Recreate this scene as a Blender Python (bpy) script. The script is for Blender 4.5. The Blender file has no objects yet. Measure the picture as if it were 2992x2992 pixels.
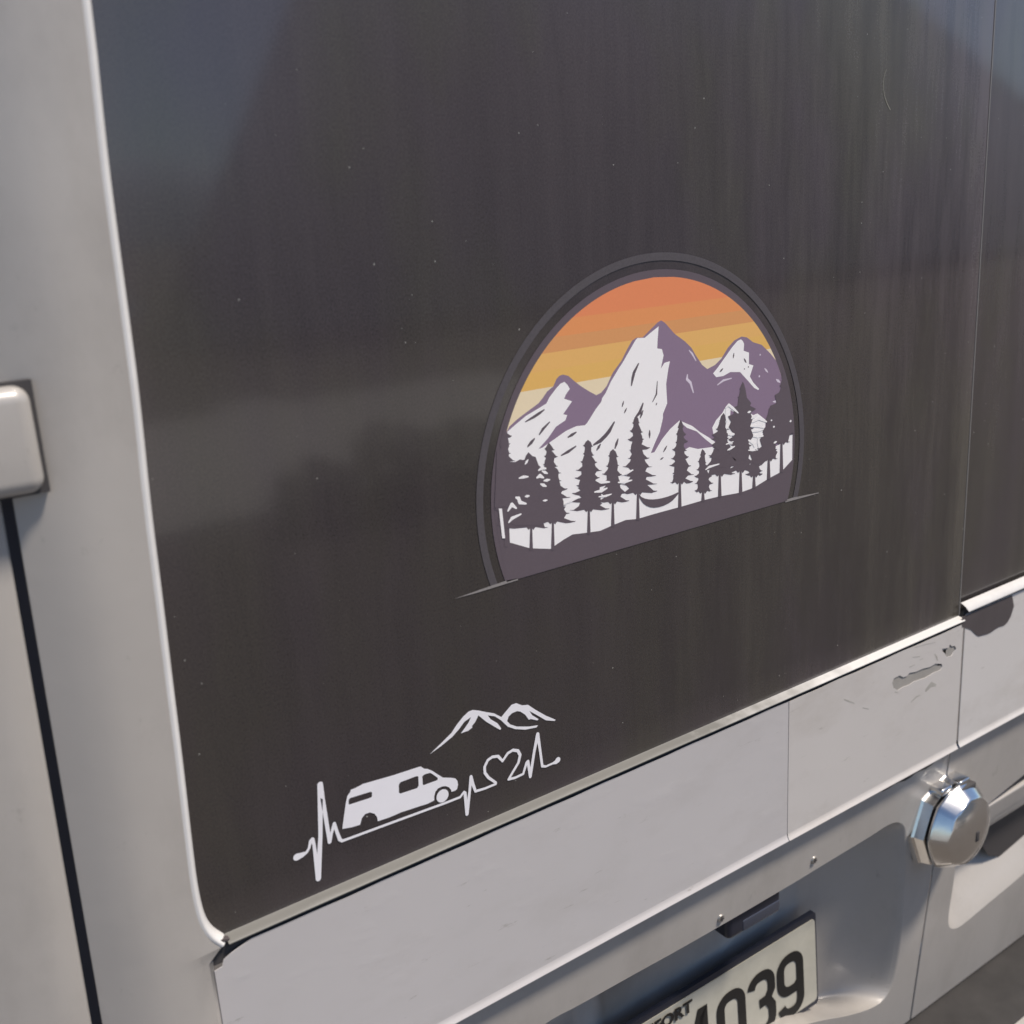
import bpy, bmesh, math, random
from mathutils import Vector, Matrix
from mathutils.geometry import tessellate_polygon
random.seed(7)
sc = bpy.context.scene
R = math.radians

# ------------------------------------------------------------------ camera
CAM = Vector((0.0, -0.6, 1.5))
RIGHT = Vector((0.81920483, -0.57034866, -0.06004877))
UP = Vector((0.2031176, 0.19062537, 0.96041929))
BACK = Vector((-0.53632703, -0.79897708, 0.27200908))
FPX = 3070.42            # focal length in pixels of the 2992 px photograph
cd = bpy.data.cameras.new("camera")
cam = bpy.data.objects.new("camera", cd)
sc.collection.objects.link(cam)
cam.matrix_world = Matrix(((RIGHT.x, UP.x, BACK.x, CAM.x), (RIGHT.y, UP.y, BACK.y, CAM.y),
                           (RIGHT.z, UP.z, BACK.z, CAM.z), (0, 0, 0, 1)))
cd.sensor_width = 36
cd.lens = FPX / 2992 * 36
cd.clip_start = 0.01
cd.clip_end = 500
cd.dof.use_dof = True
cd.dof.focus_distance = 0.86
cd.dof.aperture_fstop = 7.0
sc.camera = cam

# ------------------------------------------------------------------ light
SUN_EL, SUN_AZ = 60.0, 40.0      # elevation; degrees to the right of straight out from the rear doors
w = bpy.data.worlds.new("World")
sc.world = w
w.use_nodes = True
nt = w.node_tree
for n in list(nt.nodes):
    nt.nodes.remove(n)
sky = nt.nodes.new('ShaderNodeTexSky')
sky.sky_type = 'NISHITA'
sky.sun_disc = False
sky.sun_elevation = R(SUN_EL)
sky.air_density = 0.7
sky.dust_density = 0.1
sky.ozone_density = 1.8
bg = nt.nodes.new('ShaderNodeBackground')
bg.inputs[1].default_value = 0.08
wo = nt.nodes.new('ShaderNodeOutputWorld')
nt.links.new(sky.outputs[0], bg.inputs[0])
nt.links.new(bg.outputs[0], wo.inputs[0])
# direction towards the sun: out of the doors is -y, to the right is +x
az = R(SUN_AZ)
sd = Vector((math.sin(az) * math.cos(R(SUN_EL)), -math.cos(az) * math.cos(R(SUN_EL)), math.sin(R(SUN_EL))))
sky.sun_rotation = math.atan2(sd.x, sd.y)
sl = bpy.data.lights.new("sun", 'SUN')
sl.energy = 3.2
sl.angle = R(9)
sl.color = (1.0, 0.91, 0.81)
so = bpy.data.objects.new("sun", sl)
sc.collection.objects.link(so)
so.rotation_euler = sd.to_track_quat('Z', 'Y').to_euler()
sc.view_settings.view_transform = 'Standard'
sc.view_settings.look = 'None'
sc.view_settings.exposure = 0.6
sc.view_settings.gamma = 1.0

# ------------------------------------------------------------------ helpers
def ray(px, py):
    return ((px - 1496) * RIGHT - (py - 1496) * UP - FPX * BACK).normalized()

def on_y(px, py, y=0.0):
    """point of the upright plane y = const that the photograph shows at this spot"""
    d = ray(px, py)
    return CAM + d * ((y - CAM.y) / d.y)

def on_plane(px, py, p0, n):
    d = ray(px, py)
    return CAM + d * ((p0 - CAM).dot(n) / d.dot(n))

def empty(name, loc, label=None, cat=None, parent=None):
    o = bpy.data.objects.new(name, None)
    o.empty_display_size = 0.1
    sc.collection.objects.link(o)
    o.location = loc
    if label: o['label'] = label
    if cat: o['category'] = cat
    return o

def link(name, me, mat, parent=None, label=None, smooth=False, cat=None, kind=None):
    o = bpy.data.objects.new(name, me)
    sc.collection.objects.link(o)
    if mat: me.materials.append(mat)
    if smooth:
        for p in me.polygons: p.use_smooth = True
    if parent:
        o.parent = parent
        if parent.type == 'EMPTY':
            o.matrix_parent_inverse = Matrix.Translation(-Vector(parent.location))
    if label: o['label'] = label
    if cat: o['category'] = cat
    if kind: o['kind'] = kind
    return o

def mesh(name, vs, fs, mat, parent=None, **k):
    me = bpy.data.meshes.new(name)
    me.from_pydata([tuple(v) for v in vs], [], fs)
    me.validate()
    me.update()
    return link(name, me, mat, parent, **k)

def from_bm(name, bm, mat, parent=None, **k):
    bmesh.ops.recalc_face_normals(bm, faces=bm.faces)
    me = bpy.data.meshes.new(name)
    bm.to_mesh(me)
    bm.free()
    return link(name, me, mat, parent, **k)

def plate_vf(loops, y, th=0.0002, V=None, F=None, yf=None):
    """a thin sheet in an upright plane from 2D loops (x, z): outline first, then holes"""
    V = [] if V is None else V
    F = [] if F is None else F
    yf = yf or (lambda x, z: y)
    pts = [p for l in loops for p in l]
    b = len(V)
    for x, z in pts: V.append((x, yf(x, z), z))
    for x, z in pts: V.append((x, yf(x, z) + th, z))
    n = len(pts)
    tris = tessellate_polygon([[Vector((x, z, 0)) for x, z in l] for l in loops])
    for t in tris:
        a, c, d = [Vector((pts[i][0], pts[i][1], 0)) for i in t]
        if (c - a).cross(d - a).z < 0: t = (t[0], t[2], t[1])
        F.append((b + t[0], b + t[1], b + t[2]))       # faces -y
    k = 0
    for l in loops:
        m = len(l)
        for i in range(m):
            j = (i + 1) % m
            F.append((b + k + i, b + n + k + i, b + n + k + j, b + k + j))
        k += m
    return V, F

def sheet(name, loops, y, mat, parent, th=0.0002, **k):
    if parent is not None and parent.name.endswith('_sticker') and th > .0001: th = .00003
    V, F = plate_vf(loops, y, th)
    return mesh(name, V, F, mat, parent, **k)

def frame(ox, oy, s):
    """reading frame of one enlargement of the photograph -> points on plane y"""
    def f(pts, y=0.0):
        r = []
        for a, b in pts:
            p = on_y(ox + a * s, oy + b * s, y)
            r.append((p.x, p.z))
        return r
    return f
Z1 = frame(1300, 700, 1200 / 1932)
Z2 = frame(1420, 1060, 500 / 1932)
Z3 = frame(1880, 880, 500 / 1932)
Z6 = frame(800, 1960, 960 / 1932)
SRC = frame(0, 0, 1.0)

def smooth_loop(pts, it=1, closed=True):
    for _ in range(it):
        o = []
        n = len(pts)
        rng = range(n) if closed else range(n - 1)
        if not closed: o.append(pts[0])
        for i in rng:
            a, b = pts[i], pts[(i + 1) % n]
            o.append((a[0] * .75 + b[0] * .25, a[1] * .75 + b[1] * .25))
            o.append((a[0] * .25 + b[0] * .75, a[1] * .25 + b[1] * .75))
        if not closed: o.append(pts[-1])
        pts = o
    return pts

def stroke_vf(path, widths, y, V, F, round_caps=True, step=4e-6):
    """a cut line of changing width: quads and round joints, each a hair apart in depth"""
    for i in range(len(path) - 1):
        a, b = Vector(path[i]), Vector(path[i + 1])
        d = (b - a)
        if d.length < 1e-7: continue
        d.normalize()
        nrm = Vector((-d.y, d.x))
        wa, wb = widths[i] / 2, widths[i + 1] / 2
        yy = y - step * (1 + i % 3)
        q = [a + nrm * wa, a - nrm * wa, b - nrm * wb, b + nrm * wb]
        k = len(V)
        for p in q: V.append((p.x, yy, p.y))
        F.append((k, k + 1, k + 2, k + 3))
    if round_caps:
        for i, p in enumerate(path):
            r = widths[i] / 2
            k = len(V)
            yy = y - step * (5 + i % 2)
            for j in range(12):
                t = j * math.pi / 6
                V.append((p[0] + r * math.cos(t), yy, p[1] + r * math.sin(t)))
            F.append(tuple(range(k, k + 12)))

# ------------------------------------------------------------------ materials
def mat(name, col, rough=0.5, metal=0.0, coat=0.0, noise=None, bump=None, spec=0.5, coat_rough=0.08):
    m = bpy.data.materials.new(name)
    m.use_nodes = True
    t = m.node_tree
    b = t.nodes['Principled BSDF']
    b.inputs['Base Color'].default_value = (*col, 1)
    b.inputs['Roughness'].default_value = rough
    b.inputs['Metallic'].default_value = metal
    b.inputs['Specular IOR Level'].default_value = spec
    b.inputs['Coat Weight'].default_value = coat
    b.inputs['Coat Roughness'].default_value = coat_rough
    tc = t.nodes.new('ShaderNodeTexCoord')
    if noise:                      # (scale, amount, (sx,sy,sz))
        mp = t.nodes.new('ShaderNodeMapping')
        mp.inputs['Scale'].default_value = noise[2]
        t.links.new(tc.outputs['Object'], mp.inputs[0])
        nz = t.nodes.new('ShaderNodeTexNoise')
        nz.inputs['Scale'].default_value = noise[0]
        nz.inputs['Detail'].default_value = 6
        nz.inputs['Roughness'].default_value = 0.6
        t.links.new(mp.outputs[0], nz.inputs['Vector'])
        mx = t.nodes.new('ShaderNodeMix')
        mx.data_type = 'RGBA'
        a = noise[1]
        mx.inputs[6].default_value = (*[c * (1 - a) for c in col], 1)
        mx.inputs[7].default_value = (*[min(1, c * (1 + a)) for c in col], 1)
        t.links.new(nz.outputs[0], mx.inputs[0])
        t.links.new(mx.outputs[2], b.inputs['Base Color'])
    if bump:                       # (scale, strength, distance, detail)
        nb = t.nodes.new('ShaderNodeTexNoise')
        nb.inputs['Scale'].default_value = bump[0]
        nb.inputs['Detail'].default_value = bump[3]
        t.links.new(tc.outputs['Object'], nb.inputs['Vector'])
        bp = t.nodes.new('ShaderNodeBump')
        bp.inputs['Strength'].default_value = bump[1]
        bp.inputs['Distance'].default_value = bump[2]
        t.links.new(nb.outputs[0], bp.inputs['Height'])
        t.links.new(bp.outputs[0], b.inputs['Normal'])
    return m

M_paint = mat('beige_silver_paint', (0.43, 0.402, 0.368), 0.42, 0.06, 0.45, (14, .06, (1, 1, 1)), (60, .08, .002, 3), coat_rough=.15)
M_gap = mat('dark_gap', (0.05, 0.046, 0.046), 0.8)
M_plastic = mat('blue_black_plastic', (0.02, 0.022, 0.035), 0.35)
M_rubber = mat('step_rubber', (0.034, 0.031, 0.029), 0.85, noise=(30, .5, (1, 1, 1)), bump=(700, .5, .0008, 4))
M_chrome = mat('chrome', (0.80, 0.78, 0.75), 0.20, 1.0, bump=(90, .05, .002, 2))
M_pocket_shade = mat('pocket_shade_dark', (0.05, 0.045, 0.045), 0.6)
M_screw = mat('screw_metal', (0.45, 0.43, 0.40), 0.45, 0.8)
M_plate = mat('plate_cream', (0.44, 0.42, 0.35), 0.45, noise=(25, .25, (1, 1, 1)))
M_ink = mat('plate_black', (0.014, 0.013, 0.012), 0.55, spec=.3)
M_torn = mat('torn_backing', (0.075, 0.062, 0.062), 0.7, noise=(40, .25, (1, 1, 1)))
M_bare = mat('bare_scuffed_paint', (0.33, 0.31, 0.28), 0.6, noise=(60, .2, (1, 1, 1)))
M_scuff = mat('scuff_mark', (0.40, 0.38, 0.34), 0.6, noise=(90, .3, (1, 1, 1)))

def grime(m, col, amt, lo=.5, hi=.8, scale=(9, 9, 5), rot=0):
    t = m.node_tree
    b = t.nodes['Principled BSDF']
    src = b.inputs['Base Color'].links[0].from_socket
    tc = t.nodes.new('ShaderNodeTexCoord')
    mp = t.nodes.new('ShaderNodeMapping')
    mp.inputs['Scale'].default_value = scale
    mp.inputs['Rotation'].default_value = (0, R(rot), 0)
    t.links.new(tc.outputs['Object'], mp.inputs[0])
    nz = t.nodes.new('ShaderNodeTexNoise')
    nz.inputs['Scale'].default_value = 1; nz.inputs['Detail'].default_value = 8; nz.inputs['Roughness'].default_value = .68
    t.links.new(mp.outputs[0], nz.inputs['Vector'])
    rp = t.nodes.new('ShaderNodeMapRange')
    rp.inputs[1].default_value = lo; rp.inputs[2].default_value = hi; rp.inputs[4].default_value = amt
    t.links.new(nz.outputs[0], rp.inputs[0])
    mx = t.nodes.new('ShaderNodeMix'); mx.data_type = 'RGBA'
    mx.inputs[7].default_value = (*col, 1)
    t.links.new(rp.outputs[0], mx.inputs[0]); t.links.new(src, mx.inputs[6])
    t.links.new(mx.outputs[2], b.inputs['Base Color'])
    return m
grime(M_paint, (.24, .215, .19), .55, .48, .80, (7, 7, 3.5))
grime(M_paint, (.22, .20, .175), .28, .64, .70, (60, 60, 40))

def vinyl_mat(name='white_vinyl', col=(0.525, 0.500, 0.488)):
    m = mat(name, col, 0.33, 0, 0.0, (9, .05, (1, 1, 1)))
    t = m.node_tree
    b = t.nodes['Principled BSDF']
    tc = t.nodes.new('ShaderNodeTexCoord')
    mp = t.nodes.new('ShaderNodeMapping')
    mp.inputs['Scale'].default_value = (22, 22, 48)
    mp.inputs['Rotation'].default_value = (0, R(-14), 0)
    t.links.new(tc.outputs['Object'], mp.inputs[0])
    nz = t.nodes.new('ShaderNodeTexNoise')
    nz.inputs['Scale'].default_value = 1
    nz.inputs['Detail'].default_value = 3
    t.links.new(mp.outputs[0], nz.inputs['Vector'])
    rp = t.nodes.new('ShaderNodeMapRange')
    rp.inputs[1].default_value = .56
    rp.inputs[2].default_value = .80
    t.links.new(nz.outputs[0], rp.inputs[0])
    n2 = t.nodes.new('ShaderNodeTexNoise')
    n2.inputs['Scale'].default_value = 8
    t.links.new(tc.outputs['Object'], n2.inputs['Vector'])
    ad = t.nodes.new('ShaderNodeMath')
    ad.operation = 'ADD'
    t.links.new(rp.outputs[0], ad.inputs[0])
    t.links.new(n2.outputs[0], ad.inputs[1])
    bp = t.nodes.new('ShaderNodeBump')
    bp.inputs['Strength'].default_value = .16
    bp.inputs['Distance'].default_value = .0009
    t.links.new(ad.outputs[0], bp.inputs['Height'])
    t.links.new(bp.outputs[0], b.inputs['Normal'])
    return m
M_vinyl = vinyl_mat()
M_vinyl2 = vinyl_mat('warm_white_vinyl', (0.575, 0.542, 0.510))
M_vinyl3 = vinyl_mat('warm_white_vinyl_right', (0.62, 0.59, 0.56))
for m_ in (M_vinyl2, M_vinyl3):
    grime(m_, (.38, .34, .29), .45, .50, .78, (7, 7, 13), -14)
    grime(m_, (.30, .27, .23), .55, .635, .70, (25, 25, 130), -20)
grime(M_vinyl, (.36, .335, .30), .3, .50, .80, (8, 8, 16), -14)
grime(M_vinyl, (.30, .28, .25), .55, .645, .70, (25, 25, 130), -20)

def ledge_mat():
    """bright moulding that carries a film of grey grime towards its left end"""
    m = mat('grimy_moulding', (0.7, 0.68, 0.64), 0.5, 0.0, 0.0)
    t = m.node_tree
    b = t.nodes['Principled BSDF']
    tc = t.nodes.new('ShaderNodeTexCoord')
    sx = t.nodes.new('ShaderNodeSeparateXYZ')
    t.links.new(tc.outputs['Object'], sx.inputs[0])
    nz = t.nodes.new('ShaderNodeTexNoise')
    nz.inputs['Scale'].default_value = 45
    nz.inputs['Detail'].default_value = 5
    t.links.new(tc.outputs['Object'], nz.inputs['Vector'])
    ml = t.nodes.new('ShaderNodeMath'); ml.operation = 'MULTIPLY_ADD'
    ml.inputs[1].default_value = .25
    t.links.new(nz.outputs[0], ml.inputs[0]); t.links.new(sx.outputs[0], ml.inputs[2])
    rp = t.nodes.new('ShaderNodeMapRange')
    rp.inputs[1].default_value = .72; rp.inputs[2].default_value = .92
    t.links.new(ml.outputs[0], rp.inputs[0])
    mx = t.nodes.new('ShaderNodeMix'); mx.data_type = 'RGBA'
    mx.inputs[6].default_value = (0.15, 0.145, 0.13, 1)
    mx.inputs[7].default_value = (0.62, 0.60, 0.57, 1)
    t.links.new(rp.outputs[0], mx.inputs[0])
    t.links.new(mx.outputs[2], b.inputs['Base Color'])
    return m
M_ledge = ledge_mat()

def glass_mat(name='dusty_tinted_glass', amount=.57):
    """black tinted glass under a film of streaky road dust"""
    m = mat(name, (0.03, 0.028, 0.03), 0.06, coat=.8, coat_rough=.065)
    t = m.node_tree
    N, L = t.nodes, t.links
    b = N['Principled BSDF']
    b.inputs['IOR'].default_value = 1.55
    b.inputs['Coat IOR'].default_value = 1.5
    tc = N.new('ShaderNodeTexCoord')
    def noise(scale, sx, sy, sz, det=4, rough=.6):
        mp = N.new('ShaderNodeMapping'); mp.inputs['Scale'].default_value = (sx, sy, sz)
        L.new(tc.outputs['Object'], mp.inputs[0])
        n = N.new('ShaderNodeTexNoise'); n.inputs['Scale'].default_value = scale
        n.inputs['Detail'].default_value = det; n.inputs['Roughness'].default_value = rough
        L.new(mp.outputs[0], n.inputs['Vector'])
        return n.outputs[0]
    def rng(v, a, b_, c=0, d=1):
        r = N.new('ShaderNodeMapRange')
        r.inputs[1].default_value = a; r.inputs[2].default_value = b_
        r.inputs[3].default_value = c; r.inputs[4].default_value = d
        L.new(v, r.inputs[0]); return r.outputs[0]
    def mth(op, a, b_):
        n = N.new('ShaderNodeMath'); n.operation = op
        for i, v in enumerate((a, b_)):
            if isinstance(v, (int, float)): n.inputs[i].default_value = v
            else: L.new(v, n.inputs[i])
        return n.outputs[0]
    streak = rng(noise(1, 34, 1, 3.2, 6, .62), .40, .75)
    fine = rng(noise(1, 210, 1, 26, 4, .7), .38, .8)
    blot = rng(noise(1, 6, 1, 5, 4, .6), .3, .7)
    grain = rng(noise(1, 900, 1, 600, 3, .8), .3, .75)
    sx = N.new('ShaderNodeSeparateXYZ'); L.new(tc.outputs['Object'], sx.inputs[0])
    side = rng(sx.outputs[0], .42, .98, .22, 1.0)     # the streaks thicken towards the middle of the van
    edge = rng(sx.outputs[0], .935, .9655, 0, .55)
    low = rng(sx.outputs[2], 1.055, 1.09, .45, 0)     # grime collects on the bottom edge
    d = mth('MULTIPLY', mth('MULTIPLY', streak, side), .68)
    d = mth('ADD', d, mth('MULTIPLY', mth('MULTIPLY', fine, side), .30))
    d = mth('ADD', d, mth('MULTIPLY', blot, .10))
    d = mth('ADD', d, mth('MULTIPLY', grain, .60))
    d = mth('ADD', d, mth('ADD', edge, low))
    d = mth('ADD', d, rng(sx.outputs[2], 1.34, 1.66, 0, .40))
    d = mth('ADD', d, mth('MULTIPLY', rng(sx.outputs[2], 1.36, 1.68, 0, 1), mth('MULTIPLY', rng(sx.outputs[0], .62, .95, 0, .55), rng(streak, 0, 1, .6, 1.3))))
    d = mth('MULTIPLY', d, rng(sx.outputs[2], 1.02, 1.45, .72, 1.05))
    dust = mth('MULTIPLY', d, amount)
    # blown specks of dried mud
    vo = N.new('ShaderNodeTexVoronoi'); vo.inputs['Scale'].default_value = 1
    mp = N.new('ShaderNodeMapping'); mp.inputs['Scale'].default_value = (112, 1, 95)
    wob = N.new('ShaderNodeVectorMath'); wob.operation = 'ADD'
    nv = N.new('ShaderNodeTexNoise'); nv.inputs['Scale'].default_value = 320
    sc_ = N.new('ShaderNodeVectorMath'); sc_.operation = 'SCALE'; sc_.inputs['Scale'].default_value = .0022
    L.new(tc.outputs['Object'], nv.inputs['Vector']); L.new(nv.outputs['Color'], sc_.inputs[0])
    L.new(tc.outputs['Object'], wob.inputs[0]); L.new(sc_.outputs[0], wob.inputs[1])
    L.new(wob.outputs[0], mp.inputs[0]); L.new(mp.outputs[0], vo.inputs['Vector'])
    cs = N.new('ShaderNodeSeparateColor'); L.new(vo.outputs['Color'], cs.inputs[0])
    size = rng(cs.outputs[0], .45, 1, 0, .055)
    spk = mth('LESS_THAN', vo.outputs['Distance'], size)
    mx = N.new('ShaderNodeMix'); mx.data_type = 'RGBA'
    tint = N.new('ShaderNodeMix'); tint.data_type = 'RGBA'
    tint.inputs[6].default_value = (.130, .107, .110, 1)
    tint.inputs[7].default_value = (.130, .117, .092, 1)
    L.new(rng(noise(1, 7, 1, 3, 3, .6), .42, .58), tint.inputs[0])
    mx.inputs[6].default_value = (.020, .0165, .0185, 1)
    L.new(tint.outputs[2], mx.inputs[7])
    L.new(dust, mx.inputs[0])
    mx2 = N.new('ShaderNodeMix'); mx2.data_type = 'RGBA'
    mx2.inputs[7].default_value = (.34, .33, .30, 1)
    L.new(spk, mx2.inputs[0]); L.new(mx.outputs[2], mx2.inputs[6])
    L.new(mx2.outputs[2], b.inputs['Base Color'])
    L.new(rng(d, 0, 1.6, .16, .30), b.inputs['Roughness'])
    return m
M_glass = glass_mat()
M_glass2 = glass_mat('tinted_glass_right_door', .34)

def decal(name, col, grain=.05, rough=.45):
    return mat(name, col, rough, noise=(500, grain, (1, 1, 1)), spec=.35)

# ------------------------------------------------------------------ setting (seen mirrored in the glass)
M_asphalt = mat('asphalt', (0.105, 0.092, 0.080), 0.9, noise=(3, .25, (1, 1, 1)), bump=(160, .6, .01, 4))
mesh('ground', [(-150, -200, 0), (150, -200, 0), (150, 150, 0), (-150, 150, 0)], [(0, 1, 2, 3)], M_asphalt, kind='structure')

M_render = mat('wall_render', (0.80, 0.77, 0.70), 0.9, noise=(4, .12, (1, 1, 1)))
M_timber = mat('dark_timber', (0.72, 0.64, 0.57), 0.8, noise=(2, .25, (8, 1, 1)))
wall = rb0 = None
def solid(name, quads, mat_, parent=None, **k):
    bm = bmesh.new()
    for lo, hi in quads:
        r_ = bmesh.ops.create_cube(bm, size=1)
        for v in r_['verts']:
            v.co = Vector([lo[i] + (v.co[i] + .5) * (hi[i] - lo[i]) for i in range(3)])
    return from_bm(name, bm, mat_, parent, **k)
solid('paving', [((-9.0, -8.1, -.05), (5.6, -4.72, .03))], mat('pale_paving', (0.55, 0.53, 0.49), 0.85, noise=(5, .2, (1, 1, 1))), kind='structure')
solid('paving', [((3.0, -8.6, -.05), (3.5, -8.105, .03))], mat('pale_paving', (0.55, 0.53, 0.49), 0.85), kind='structure')
# house across the yard, outline shaped to set where the glass mirrors sky
hy = -14.0
house = empty('house', (12, hy - 3, 0), 'tan house, outline shaped to set where the tinted glass mirrors sky', 'house')
out_ = [(4.1, 0), (34.0, 0), (34.0, 3.0), (24.5, 3.2), (19.5, 5.3), (7.3, 5.4)]
n_ = 4
V = [(x, hy, z) for x, z in out_] + [(x + 3.2, hy - 6, z) for x, z in out_]
mesh('wall', V, [(0, 1, 2, 3, 4, 5), (11, 10, 9, 8, 7, 6), (0, 6, 7, 1), (1, 7, 8, 2)], M_timber, house)
V = [(x, hy + .2, z) for x, z in ((4.0, 0), (7.2, 5.55), (19.6, 5.45), (24.6, 3.35), (34.2, 3.15), (4.1, 0), (7.3, 5.4), (19.5, 5.3), (24.5, 3.2), (34.2, 3.0))]
V += [(x + 3.3, y - 6.4, z) for x, y, z in V]
mesh('roof', V, [(q, q + 1, q + 11, q + 10) for q in range(4)] + [(q, q + 5, q + 6, q + 1) for q in range(4)] + [(q + 5, q + 15, q + 16, q + 6) for q in range(4)], mat('slate', (.14, .13, .12), .7), house)
V, F = [], []
for i in range(41):
    x = -160 + i * 6.5
    hh = 17 + 4 * math.sin(i * .5) + 2.5 * math.sin(i * 1.3 + 1)
    V += [(x, -190, -1), (x, -196, hh * .6), (x, -204, hh), (x, -225, -1)]
for i in range(40):
    for j in range(3):
        F.append((i * 4 + j, i * 4 + j + 1, (i + 1) * 4 + j + 1, (i + 1) * 4 + j))
mesh('added_hills', V, F, mat('hill_haze_blue', (.36, .45, .60), .9, noise=(.1, .2, (1, 1, 1))), smooth=True, kind='structure')  # hills added to hide the tan horizon, distance haze painted in as blue
mesh('added_water', [(-150, -190, .02), (7.0, -190, .02), (7.0, -24, .02), (3.4, -15.5, .02), (-150, -15.5, .02)], [(0, 1, 2, 3, 4)], mat('added_water', (.02, .04, .055), .08, bump=(1.2, .15, .05, 3)), kind='structure')  # made-up lake, added to carry the mirrored sky below the horizon
M_leaf = mat('shrub_leaves', (0.05, 0.075, 0.035), 0.6, noise=(9, .4, (1, 1, 1)))
rs = random.Random(3)
for sx_, sr, sh in ((2.12, .24, .34), (2.55, .26, .47), (3.05, .34, .40)):
    V, F = [], []
    for i in range(420):
        while True:
            p = Vector((rs.uniform(-1, 1), rs.uniform(-1, 1), rs.uniform(-.9, 1)))
            if .35 < p.length < 1: break
        c = Vector((sx_ + p.x * sr, -4.35 + p.y * sr, sh * .52 + p.z * sh * .5))
        a = Vector((rs.gauss(0, 1), rs.gauss(0, 1), rs.gauss(0, 1))).normalized() * .035
        b = a.cross(Vector((rs.gauss(0, 1), rs.gauss(0, 1), rs.gauss(0, 1)))).normalized() * .018
        k = len(V)
        V += [c - a, c + b, c + a, c - b]
        F.append((k, k + 1, k + 2, k + 3))
    t_ = empty('shrub', (sx_, -4.35, 0), {2.12: 'small dark shrub at the left of three beside the paving, mirrored in the glass', 2.55: 'tallest dark shrub of three beside the paving, mirrored in the glass', 3.05: 'widest dark shrub of three beside the paving, mirrored in the glass'}[sx_], 'shrub')
    t_['group'] = 'shrubs along the paving'
    mesh('foliage', V, F, M_leaf, t_)

# ------------------------------------------------------------------ van
van = empty('camper_van', (0.95, 0.6, 0.0), 'beige silver camper van seen at its dusty tinted rear doors', 'van')
YV = -0.006                    # face of the white vinyl
Z_VT = on_y(1760, 2282, YV).z  # its top edge
Z_VB = on_y(1900, 2683, YV - .003).z
X_SEAM = on_y(2855, 929, 0).x
ZS = Z_VB
TILT = 0.083                   # the doors lean in below the vinyl
P0 = Vector((0.5, 0.001, ZS))
PN = Vector((0, 1, TILT)).normalized()
def skin_y(z): return P0.y + (ZS - z) * TILT
def on_skin(px, py): return on_plane(px, py, P0, PN)

# --- left pillar: one smooth sheet with a rolled lip round the window opening
lip_px = [(262, 0), (306, 434), (337, 674), (372, 929), (403, 1161), (437, 1496), (464, 1700), (498, 1980),
          (526, 2200), (555, 2454), (571, 2581), (590, 2663), (615, 2704), (650, 2726)]
lp = SRC(lip_px)
top = (lp[0][0] + (lp[0][0] - lp[2][0]) * 1.5, 1.95)
lp = [top] + lp
path = smooth_loop(lp, 2, closed=False)
prof = []
for k in range(9):             # lip profile: (outward distance from glass edge, height above glass)
    t = k / 8 * math.pi / 2
    prof.append((0.0060 * (1 - math.cos(t)), 0.0005 + 0.0085 * math.sin(t)))
prof += [(0.009, 0.0098), (0.02, 0.0112), (0.04, 0.0095), (0.058, 0.0055), (0.068, 0.000)]
XG = on_y(123, 2200, .002).x   # door edge at the shut line
V, F = [], []
n = len(path)
XE0 = on_y(606, 2740, -.004).x
for i, (x, z) in enumerate(path):
    a = Vector(path[max(0, i - 1)]); b = Vector(path[min(n - 1, i + 1)])
    d = (b - a).normalized()
    nx, nz = d.y, -d.x
    if nx > 0: nx, nz = -nx, -nz
    gapx = XG + .0068 + (z - 1.22) * .022
    for j, (dd, h) in enumerate(prof):
        if j < 9:
            X, Z = x + nx * dd, z + nz * dd
        else:
            f = (j - 8) / 5
            e = x + nx * prof[8][0]; ez = z + nz * prof[8][0]
            e = min(e, XE0 - .002 + max(0, (z - path[-1][1] - .03)) * .2) if z < path[-1][1] + .03 else e
            X = e + (gapx - e) * f
            Z = ez + (min(z, ez) - ez) * f
        V.append((X, -h, Z))
m = len(prof)
for i in range(n - 1):
    for j in range(m - 1):
        F.append((i * m + j, i * m + j + 1, (i + 1) * m + j + 1, (i + 1) * m + j))
# carry the panel on below the window corner
lowz = path[-1][1]
V0 = len(V)
rows = 10
xe0, xe1 = on_y(606, 2740, -.004).x, on_y(648, 2992, -.004).x
for r_ in range(rows + 1):
    z = lowz - .012 - r_ * .04
    xe = min(path[-1][0], xe0 + .001)
    gapx = XG + .0068 + (z - 1.22) * .022
    for j in range(m):
        if j < 9: X, h = xe - .0005 * j, 0.0045 + .0005 * j
        else:
            f = (j - 8) / 5
            X = xe - .004 + (gapx - xe + .004) * f
            h = prof[j][1]
        V.append((X, -h, z))
for r_ in range(rows):
    for j in range(m - 1):
        F.append((V0 + r_ * m + j, V0 + r_ * m + j + 1, V0 + (r_ + 1) * m + j + 1, V0 + (r_ + 1) * m + j))
for j in range(m - 1):
    F.append(((n - 1) * m + j, (n - 1) * m + j + 1, V0 + j + 1, V0 + j))
bm = bmesh.new()
for v in V: bm.verts.new(v)
bm.verts.ensure_lookup_table()
for f in F:
    try: bm.faces.new([bm.verts[i] for i in f])
    except ValueError: pass
door = from_bm('door', bm, M_paint, van, smooth=True, label='left rear door with the mountain and heartbeat stickers')
M_lip_highlight = mat('lip_highlight_white', (0.74, 0.72, 0.69), 0.4, coat=.2, noise=(30, .15, (1, 1, 1)))  # white bead paints the bright highlight along the window lip
V, F = [], []
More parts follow.
